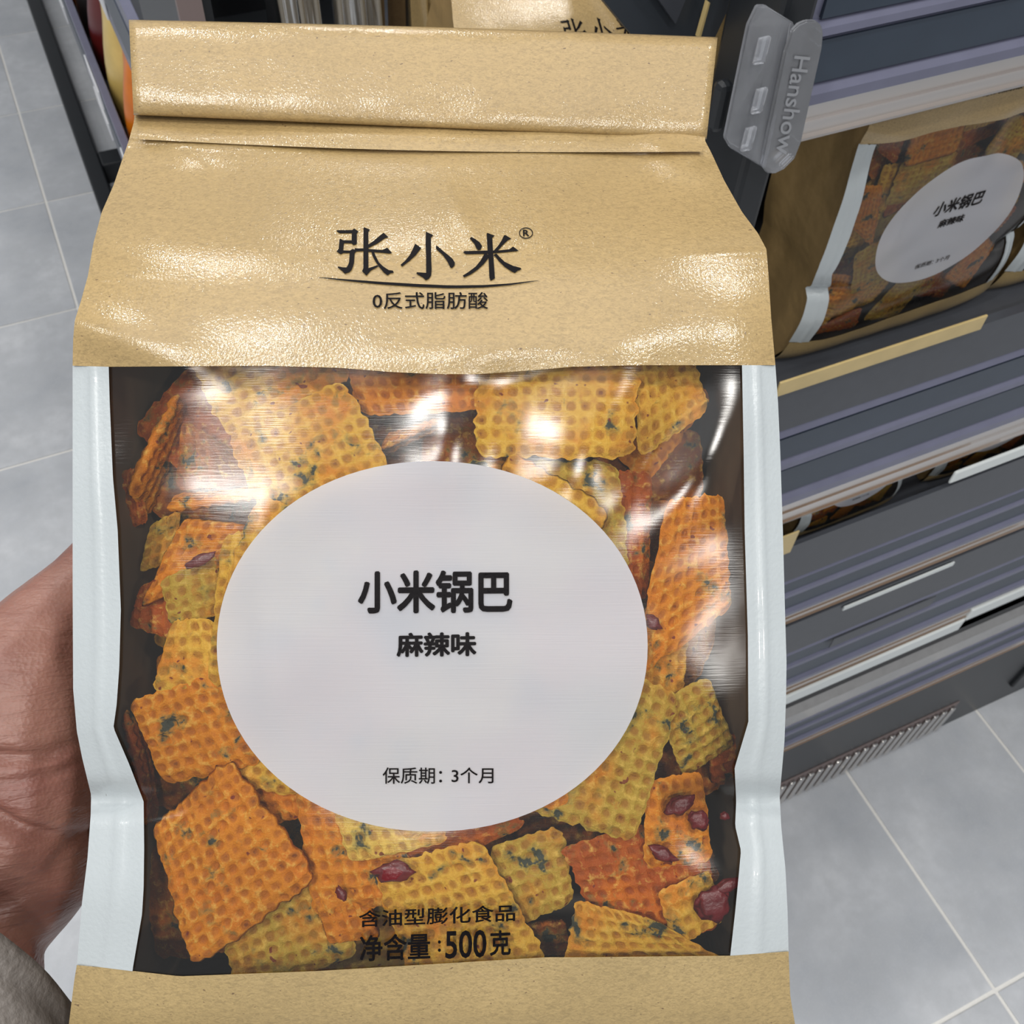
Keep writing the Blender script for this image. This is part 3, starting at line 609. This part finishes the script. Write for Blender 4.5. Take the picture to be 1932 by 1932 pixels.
hand_me = chain_mesh([
    [hp(-72, 2150, -.022, .021), hp(-74, 1900, -.036, .022), hp(-80, 1760, -.052, .0235), hp(48, 1640, -.062, .0215), hp(55, 1540, -.062, .020)],           # forearm, wrist, heel
    [hp(-10, 1600, -.055, .022), hp(40, 1490, -.058, .0235), hp(20, 1380, -.06, .026), hp(35, 1290, -.062, .023), hp(85, 1190, -.068, .016), hp(150, 1110, -.076, .012), hp(215, 1030, -.088, .0105), hp(300, 960, -.093, .009)],  # thenar, thumb
    [hp(-60, 1560, -.07, .024), hp(0, 1440, -.085, .022), hp(120, 1330, -.094, .016)],
    [hp(60, 1500, -.085, .020), hp(200, 1480, -.096, .015)],
    [hp(0, 1400, -.090, .018), hp(200, 1290, -.0945, .013), hp(360, 1200, -.0915, .0095), hp(520, 1140, -.0885, .0085), hp(620, 1110, -.0880, .0075)],
    [hp(0, 1420, -.090, .018), hp(200, 1390, -.0945, .013), hp(390, 1330, -.0915, .0095), hp(570, 1300, -.0885, .0085), hp(680, 1290, -.0880, .0075)],
    [hp(20, 1460, -.090, .018), hp(210, 1490, -.0945, .013), hp(390, 1470, -.0915, .0092), hp(550, 1460, -.0885, .0082), hp(650, 1460, -.0880, .0072)],
    [hp(20, 1520, -.090, .018), hp(200, 1580, -.0915, .011), hp(340, 1600, -.0915, .0082), hp(460, 1610, -.0885, .0074), hp(530, 1615, -.0880, .0065)],
], .0013, 8)
hand_me.materials.append(M['skin']); hand_me.polygons.foreach_set('use_smooth', [True] * len(hand_me.polygons))
def crease(me, lines):
    for v in me.vertices:
        x, y, z = v.co
        for (ax, ay, bx, by, dep, wd) in lines:
            a = np.array(map_held(ax, ay, -.035)[:2]); b = np.array(map_held(bx, by, -.035)[:2]); p = np.array((x, y)); t = np.clip((p - a) @ (b - a) / ((b - a) @ (b - a)), 0, 1)
            d = np.linalg.norm(p - a - t * (b - a))
            if d < wd * 3 and z > -.06: v.co.z -= dep * math.exp(-(d / wd) ** 2) * math.sin(math.pi * min(1, max(0, .15 + .7 * t)))
crease(hand_me, [(-60, 1425, 60, 1440, .0035, .0022), (60, 1440, 170, 1400, .003, .002), (0, 1480, 110, 1470, .0016, .0013), (40, 1220, 170, 1222, .0008, .0009), (-80, 1500, 90, 1618, .0055, .0024), (90, 1618, 200, 1648, .005, .0024), (70, 1480, 160, 1430, .001, .001)])
hand = bpy.data.objects.new('hand', hand_me); C.collection.objects.link(hand); hand.parent = person; hand.matrix_parent_inverse = person.matrix_world.inverted(); hand.matrix_world = BAGM
# sleeve: an open tube with a slanted, folded cuff
V = []; nr_, na = 46, 72
ax0, ax1 = Vector(map_held(-62, 1775, -.030)), Vector(map_held(-90, 2700, .0)); axis = (ax1 - ax0).normalized()
e1 = axis.cross(Vector((0, 0, 1))).normalized(); e2 = axis.cross(e1).normalized()
for lay in (0, 1):
    for j in range(nr_):
        t = j / (nr_ - 1)
        for a in range(na):
            th = 2 * math.pi * a / na; r = .0292 + .012 * t - lay * .0022
            r += .0016 * math.sin(t * 26 + 2 * math.cos(th)) * t + .0014 * noise.noise(Vector((math.cos(th) * 2, math.sin(th) * 2, t * 9))) + (.0012 * math.exp(-((t - .085) / .02) ** 2) * -1 if lay == 0 else 0)
            slant = -.013 * math.cos(th) + .024 * math.sin(th) + .006
            p = ax0 + axis * ((ax1 - ax0).length * t + slant * (1 - t)) + e1 * math.cos(th) * r + e2 * math.sin(th) * r; V.append(p)
F = []
for lay in (0, 1):
    o_ = lay * nr_ * na
    for j in range(nr_ - 1):
        for a in range(na):
            q = (o_ + j * na + a, o_ + j * na + (a + 1) % na, o_ + (j + 1) * na + (a + 1) % na, o_ + (j + 1) * na + a); F.append(q if lay else tuple(reversed(q)))
for a in range(na): F.append((a, (a + 1) % na, nr_ * na + (a + 1) % na, nr_ * na + a))
sl = mobj('sleeve', V, F, M['sleeve'], None, True); sl.parent = person; sl.matrix_parent_inverse = person.matrix_world.inverted(); sl.matrix_world = BAGM; sl['label'] = 'grainy taupe leather sleeve cuff'

# ---------------------------------------------------------------- right gondola
g = empty('shelving_unit', (.8, .6, 0)); tag(g, 'dark shelving unit with lilac price rails, at the right of the held bag', 'shelf')
def under(o, root): o.parent = root; o.matrix_parent_inverse = root.matrix_world.inverted(); return o
X0, X1, YF = .31, 1.75, .34
def rail(root, z_top, z_bot, y, x0=X0, x1=X1, lip=True):
    """price rail: body with two dark label inserts and a clear strip hanging below"""
    h = z_top - z_bot; zz = lambda f: z_top - h * f
    body = under(extrude_x('price_rail', [(y + .012, zz(0)), (y - .001, zz(0)), (y - .003, zz(.05)), (y + .001, zz(.09)), (y + .002, zz(.30)), (y - .002, zz(.33)), (y - .0025, zz(.37)), (y + .001, zz(.40)), (y + .002, zz(.66)), (y - .003, zz(.70)), (y - .003, zz(.76)), (y + .002, zz(.78)), (y + .012, zz(.78))], x0, x1, M['lilac']), root)
    for a, b in ((.10, .29), (.41, .65)): 
        ins = box('label_insert', x0 + .004, x1 - .004, y - .0002, y + .0018, zz(b), zz(a), M['navy']); ins.parent = body
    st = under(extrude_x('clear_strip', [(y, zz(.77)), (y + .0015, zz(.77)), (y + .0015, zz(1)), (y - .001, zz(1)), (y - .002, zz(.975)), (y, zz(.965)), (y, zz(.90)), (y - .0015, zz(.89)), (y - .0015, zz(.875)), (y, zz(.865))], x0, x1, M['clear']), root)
    return body
BOARDS = []
def board(root, z, y0=.345, y1=.80, mat='grey'):
    o = under(box('shelf_board', X0, X1, y0, y1, z - .022, z, M[mat], None, .002), root); BOARDS.append(z); return o
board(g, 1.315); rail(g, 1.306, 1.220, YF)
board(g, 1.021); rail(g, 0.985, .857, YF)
under(extrude_x('shelf_lip', [(.338, 1.030), (.345, 1.030), (.350, 1.000), (.350, .986), (.338, .986)], X0, X1, M['grey']), g)
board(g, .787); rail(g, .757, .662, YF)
under(extrude_x('shelf_lip', [(.337, .818), (.341, .818), (.343, .79), (.343, .758), (.337, .758)], X0, X1, M['grey']), g)
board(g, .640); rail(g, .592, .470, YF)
under(extrude_x('shelf_lip', [(.337, .660), (.345, .660), (.350, .62), (.350, .593), (.337, .593)], X0, X1, M['grey']), g)
under(box('tray_edge', .45, .80, .336, .345, .446, .470, M['whiteplastic'], None, .002), g)
under(box('tray_edge', .80, 1.02, .336, .345, .466, .490, M['whiteplastic'], None, .002), g)
board(g, .44, mat='black'); 
under(extrude_x('steel_trim', [(.336, .398), (.345, .405), (.350, .36), (.338, .360)], X0, 1.0, M['chrome']), g)
under(box('base_front', X0, X1, .345, .36, .37, .44, M['black']), g)
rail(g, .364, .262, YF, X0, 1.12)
under(box('kick_panel', X0, 1.28, .345, .36, .0, .262, M['black']), g)
under(box('base_bar', 1.1, X1, .338, .36, .06, .13, M['black'], None, .003), g)
bm = bmesh.new()
x = .42
while x < .97: box_bm(x, x + .009, .338, .344, .014, .092, .002, bm); x += .0165
gr = under(bm_obj('ribbed_trim_reflection', bm, M['chrome']), g); gr['kind'] = 'stuff'  # base trim, its ribs shaped after the striped light it reflects
under(box('trim_backing', .40, .98, .3435, .3449, .008, .10, M['mauve']), g)
under(box('side_panel', X0 - .004, X0, .53, .80, 0, 1.33, M['black']), g)
under(box('side_panel', X0 - .004, X0, .345, .53, 0, 1.03, M['black']), g)
under(box('back_board', X0, X1, .80, .82, 0, 1.9, M['mauve']), g)
under(box('upright', X0 - .022, X0 - .004, .335, .375, 1.17, 1.42, M['black'], None, .003), g)
under(box('tray_edge', .600, .90, .3345, .3375, .826, .842, M['whiteplastic'], None, .002), g)
price = [(.552, .690, .648, .656, .3355), (.565, .700, .566, .588, .3355)]
under(box('price_tag_and_reflection', .565, .700, .3350, .3362, .566, .585, M['grey'], None, .0005), g)
under(box('price_tag_and_reflection', .552, .690, .3345, .3360, .650, .656, M['whiteplastic']), g)
# kraft reflection on the rail built as a tan strip, then a tan chip
under(box('price_tag_and_reflection', .36, .528, .3340, .3358, 1.031, 1.044, M['tan'], None, .0006), g)
under(box('price_tag_and_reflection', .36, .437, .3330, .3345, .817, .847, M['tan'], None, .0006), g)

# clear clip at the end of the top rail
def px_on_y(px, py, Y):
    r = RM @ np.array([(px - 966) / FPX, (966 - py) / FPX, -1]); t = Y / r[1]; return Vector((r[0] * t, Y, H + r[2] * t))
clip = empty('rail_end_clip', px_on_y(1460, 180, .333)); tag(clip, 'clear plastic end clip with raised lettering on the top price rail', 'clip')
def plate(name, pts, ys, th, mat, root):
    fr = [px_on_y(x, y, yy) for (x, y), yy in zip(pts, ys)]; n_ = len(fr)
    bk = [p + Vector((0, th, 0)) for p in fr]
    bm = bmesh.new(); a = [bm.verts.new(p) for p in fr]; b = [bm.verts.new(p) for p in bk]
    bm.faces.new(a); bm.faces.new(list(reversed(b)))
    for k in range(n_): bm.faces.new((a[(k + 1) % n_], a[k], b[k], b[(k + 1) % n_]))
    bmesh.ops.recalc_face_normals(bm, faces=bm.faces[:])
    bmesh.ops.bevel(bm, geom=[e for e in bm.edges], offset=.0006, segments=2, affect='EDGES')
    return under(bm_obj(name, bm, mat), root)
plate('clip_body', [(1430, 12), (1447, 12), (1500, 45), (1494, 90), (1445, 320), (1432, 312), (1378, 280), (1368, 262), (1412, 50)], [.331, .331, .327, .327, .324, .325, .331, .332, .331], .0025, M['clip'], clip)
tab = [(1523, 40), (1540, 40), (1550, 48), (1554, 62), (1552, 90), (1512, 270), (1500, 300), (1480, 320), (1462, 329), (1447, 327), (1436, 312), (1482, 100), (1495, 60), (1508, 46)]
plate('clip_tab', tab, [.3235] * len(tab), .0022, M['clip'], clip)
tv, tf = text_tris('Hanshow', .01); tv = (tv - tv.min(0)) / (tv.max(0) - tv.min(0))
bm = bmesh.new(); vs = []
for a, b in tv:
    cx, cy = 1512 - 36 * a, 105 + 185 * a      # the word runs down the tab, tops of the letters to the right
    vs.append(bm.verts.new(px_on_y(cx - 13 + 30 * b, cy + 3 * b, .3228)))
for f in tf:
    try: bm.faces.new([vs[k] for k in f])
    except ValueError: pass
under(bm_obj('raised_lettering', bm, M['cliptext']), clip)
for (px, py) in ((1437, 95), (1432, 190), (1412, 262)):
    c = px_on_y(px, py, .325); under(box('moulded_boss', c.x - .003, c.x + .003, c.y - .0012, c.y + .001, c.z - .006, c.z + .006, M['clip'], None, .001), clip)
knob = px_on_y(1362, 204, .34); under(box('catch', knob.x - .004, knob.x + .004, .338, .346, knob.z - .012, knob.z + .012, M['black'], None, .003), clip)

# bags on that shelf
def upright(x, y, z, sc=1.0, rz=0.0): return Matrix.Translation((x, y, z)) @ Matrix.Rotation(rz, 4, 'Z') @ Matrix.Rotation(math.pi / 2, 4, 'X') @ Matrix.Scale(sc, 4)
def copy_tree(root, mw, label, group=None):
    r = root.copy(); C.collection.objects.link(r); r.matrix_world = mw; r['label'] = label
    if group: r['group'] = group
    for ch in [c for c in bpy.data.objects if c.parent == root]:
        c = ch.copy(); C.collection.objects.link(c); c.parent = r
    return r
SHG = 'kraft snack bags on the shelves'
XW = .385
b1 = build_bag(map_up, upright(XW + .0875, .357, 1.022), 'tan snack bag with white oval label standing behind the top price rail', SHG)
b2 = copy_tree(b1, upright(XW + .0875 + .184, .362, 1.022, 1, .03), 'snack bag cut by the right edge, behind the top price rail', SHG)
b3 = copy_tree(b1, upright(.515, .353, .788, .63), 'snack bag whose bottom edge shows below the second price rail', SHG)
b4 = copy_tree(b1, upright(.665, .356, .788, .63, -.04), 'pale snack bag further right below the second price rail', SHG)
for bi, (mw_, n_, who) in enumerate(((upright(XW + .0875, .357, 1.022), 39, 'bag behind the top price rail'), (upright(XW + .0875 + .184, .362, 1.022, 1, .03), 16, 'bag cut by the right edge'), (upright(.515, .353, .788, .63), 14, 'left bag under the second price rail'), (upright(.665, .356, .788, .63, -.04), 14, 'right bag under the second price rail'))):
    lst = CR if n_ == 39 else [c for c in CR if min(p[0] for p in c[0]) < 700 or min(p[1] for p in c[0]) > 1400][:n_] if bi == 1 else [c for c in CR if max(p[1] for p in c[0]) > 1400][:n_]
    for i, (c4, col, lb_) in enumerate(lst):
        if 'edge' in lb_ or 'rust' in lb_: continue
        c4 = [(min(1350, max(270, x)), y, z) for x, y, z in c4]
        c4m = [(1620 - x, y, z) for x, y, z in c4] if bi != 1 else c4
        put(c4m, map_up, mw_, {0: RED, 1: ORA, 2: YEL, 3: OLI}[(i * 7 + bi) % 4] if bi != 1 else col, 200 + i + 50 * bi, 'cracker behind the window of the ' + who, 'crackers in the ' + who, res=22)
    rr = random.Random(bi)
    if bi == 0:
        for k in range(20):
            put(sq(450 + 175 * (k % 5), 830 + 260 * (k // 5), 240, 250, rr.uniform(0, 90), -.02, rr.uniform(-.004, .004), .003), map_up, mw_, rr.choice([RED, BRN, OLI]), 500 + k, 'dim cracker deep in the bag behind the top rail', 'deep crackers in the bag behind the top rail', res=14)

# ---------------------------------------------------------------- shelving beyond, seen over the top of the held bag
g2 = empty('shelving_bay', (.2, .7, 0)); tag(g2, 'dark shelving bay holding kraft packets, just above the folded top of the held bag', 'shelf')
under(box('shelf_board', .10, .300, .40, .94, 1.00, 1.02, M['black']), g2)
under(box('back_board', .10, .300, .94, .96, 0, 1.5, M['black']), g2)
under(box('divider', .080, .094, .600, .606, 0, 1.4, M['mauve']), g2)
under(box('side_panel', .094, .100, .606, .94, 0, 1.4, M['black']), g2)
def px_at_y(px, py, Y): return px_on_y(px, py, Y)
def packet(px0, px1, Y, mat, label, ztop=1.36, folds=3, seed=0, depth=.045):
    a, b = px_at_y(px0, 40, Y), px_at_y(px1, 40, Y); V = []; nu, nv = 16, 14; root = empty('packet', ((a.x + b.x) / 2, Y, 1.02)); tag(root, label, 'packet', 'packets in the bay beyond')
    for s in (0, 1):
        for j in range(nv):
            v = j / (nv - 1)
            for i in range(nu):
                u = i / (nu - 1); bulge = depth * math.sin(math.pi * u) ** .5 * (1 - .85 * v ** 3)
                y = Y + (-1 if s == 0 else 1) * bulge / 2 + .006 * math.sin(u * folds * 6 + v * 3 + seed)
                V.append((a.x + (b.x - a.x) * u, y, 1.02 + v * (ztop - 1.02)))
    n_ = nu * nv; F = [tuple(reversed(f)) for f in grid_faces(nu, nv)] + grid_faces(nu, nv, n_)
    under(mobj('pouch', V, F, M[mat], None, True), root)
    V2 = [(a.x + .002, Y - .002, ztop - .02), (b.x - .002, Y - .002, ztop - .02), (b.x - .002, Y - .002, ztop + .012), (a.x + .002, Y - .002, ztop + .012)] ; V2 += [(x_, y_ + .004, z_) for x_, y_, z_ in V2]
    under(mobj('crimped_seal', V2, [(0, 1, 2, 3), (7, 6, 5, 4), (0, 4, 5, 1), (1, 5, 6, 2), (2, 6, 7, 3), (3, 7, 4, 0)], M[mat]), root)
    return root
packet(508, 606, .66, 'pale', 'cloudy film packet standing left, beside the dark gap', seed=1)
packet(628, 726, .66, 'pale', 'cloudy film packet standing second from the dark gap', seed=3)
packet(738, 768, .68, 'kraftside', 'narrow brown packet between the cloudy ones and the crumpled one', folds=1, seed=2)
packet(776, 850, .62, 'kraft', 'crumpled kraft packet with a creased corner', folds=5, seed=5)
# leaning kraft bag with the same printed name
lean = upright(.268, .425, 1.030) @ Matrix.Rotation(math.radians(-3), 4, 'Z') @ Matrix.Rotation(math.radians(-9), 4, 'X')
copy_tree(b1, lean, 'kraft bag leaning back above the folded top, its black name partly hidden', 'kraft snack bags on the shelves')
# slate coloured bracket panels above, at the right of the leaning bag
br = empty('bracket_panel', px_on_y(1230, 30, .395)); tag(br, 'slanted slate grey bracket above the right end of the folded bag top', 'bracket')
def slab_px(name, pts, Y, th, mat, root):
    fr = [px_on_y(x, y, Y) for x, y in pts]; bk = [p + Vector((0, th, 0)) for p in fr]; n_ = len(fr)
    F = [tuple(range(n_)), tuple(range(2 * n_ - 1, n_ - 1, -1))] + [((k + 1) % n_, k, n_ + k, n_ + (k + 1) % n_) for k in range(n_)]
    return under(mobj(name, [tuple(p) for p in fr + bk], F, M[mat]), root)
slab_px('bracket_plate', [(1105, -40), (1195, 70), (1345, 80), (1400, -40)], .395, .012, 'steelgrey', br)
slab_px('bracket_rib', [(1215, -40), (1275, 45), (1310, -40)], .390, .004, 'grey', br)
slab_px('thin_rod', [(1337, 5), (1340, 6), (1322, 72), (1318, 72)], .386, .003, 'tan', br)

# ---------------------------------------------------------------- left gondola, seen almost edge-on
g3 = empty('aisle_shelving', (.3, 2.6, 0)); tag(g3, 'long aisle shelving with price rails and bright packets, far left beyond the bag', 'shelf')
def rail_y(z0, z1, x, y0, y1, n_tags, ts):
    b_ = under(box('price_rail', x, x + .012, y0, y1, z0, z1, M['lilac'], None, .001), g3)
    i_ = under(box('label_insert', x - .001, x + .001, y0, y1, z0 + (z1 - z0) * .25, z0 + (z1 - z0) * .8, M['navy']), g3)
    for k, (ty, tl) in enumerate(ts):
        for a_, b2_ in ((.05, .35), (.6, .9)):
            under(box('price_tag_and_reflection', x - .003, x - .001, ty, ty + tl, z0 + (z1 - z0) * a_, z0 + (z1 - z0) * b2_, M['tagw']), g3)
under(box('floor_bumper', .0175, .055, 1.85, 4.6, 0, .05, M['black'], None, .004), g3)
under(box('floor_bumper', .055, .30, 2.27, 2.33, 0, .05, M['black'], None, .004), g3)
under(box('shelf_board', .085, .5, 1.2, 4.4, .50, .52, M['grey']), g3)
under(box('shelf_board', .115, .5, 1.0, 4.4, .83, .85, M['grey']), g3)
rail_y(.50, .60, .070, 1.15, 4.4, 3, [(1.36, .10), (1.62, .12), (2.02, .12)])
rail_y(.79, .92, .100, .95, 4.4, 2, [(1.42, .16)])
under(box('back_board', .5, .52, 1.2, 4.4, 0, 1.4, M['black']), g3)
rr = random.Random(4); y = 1.22
cols = ['orange', 'orange', 'orange', 'yellow', 'maroon', 'pale', 'orange', 'yellow', 'blue', 'maroon', 'yellow', 'pale']
words_ = ['bright orange', 'deep orange', 'orange', 'golden yellow', 'maroon', 'cloudy', 'orange', 'mustard', 'blue', 'dark red', 'yellow', 'pale']
for k in range(12):
    wd = rr.uniform(.09, .15); hgt = rr.uniform(.20, .255)
    root = empty('packet', (.14, y + wd / 2, .52)); tag(root, f'{words_[k]} packet on the far left aisle shelf, {["nearest", "second", "third", "fourth", "fifth", "sixth", "seventh", "eighth", "ninth", "tenth", "eleventh", "farthest"][k]} along its row', 'packet', 'packets on the aisle shelving')
    V = []; nu, nv = 10, 10
    for s in (-1, 1):
        for j in range(nv):
            for i in range(nu):
                u, v = i / (nu - 1), j / (nv - 1); V.append((.135 + s * .045 * math.sin(math.pi * u) ** .5 * (1 - .8 * v ** 3) + .004 * math.sin(7 * u + 5 * v), y + wd * u, .52 + hgt * v))
    F = grid_faces(nu, nv) + [tuple(reversed(f)) for f in grid_faces(nu, nv, nu * nv)]
    under(mobj('pouch', V, F, M[cols[k]], None, True), root); y += wd + .012
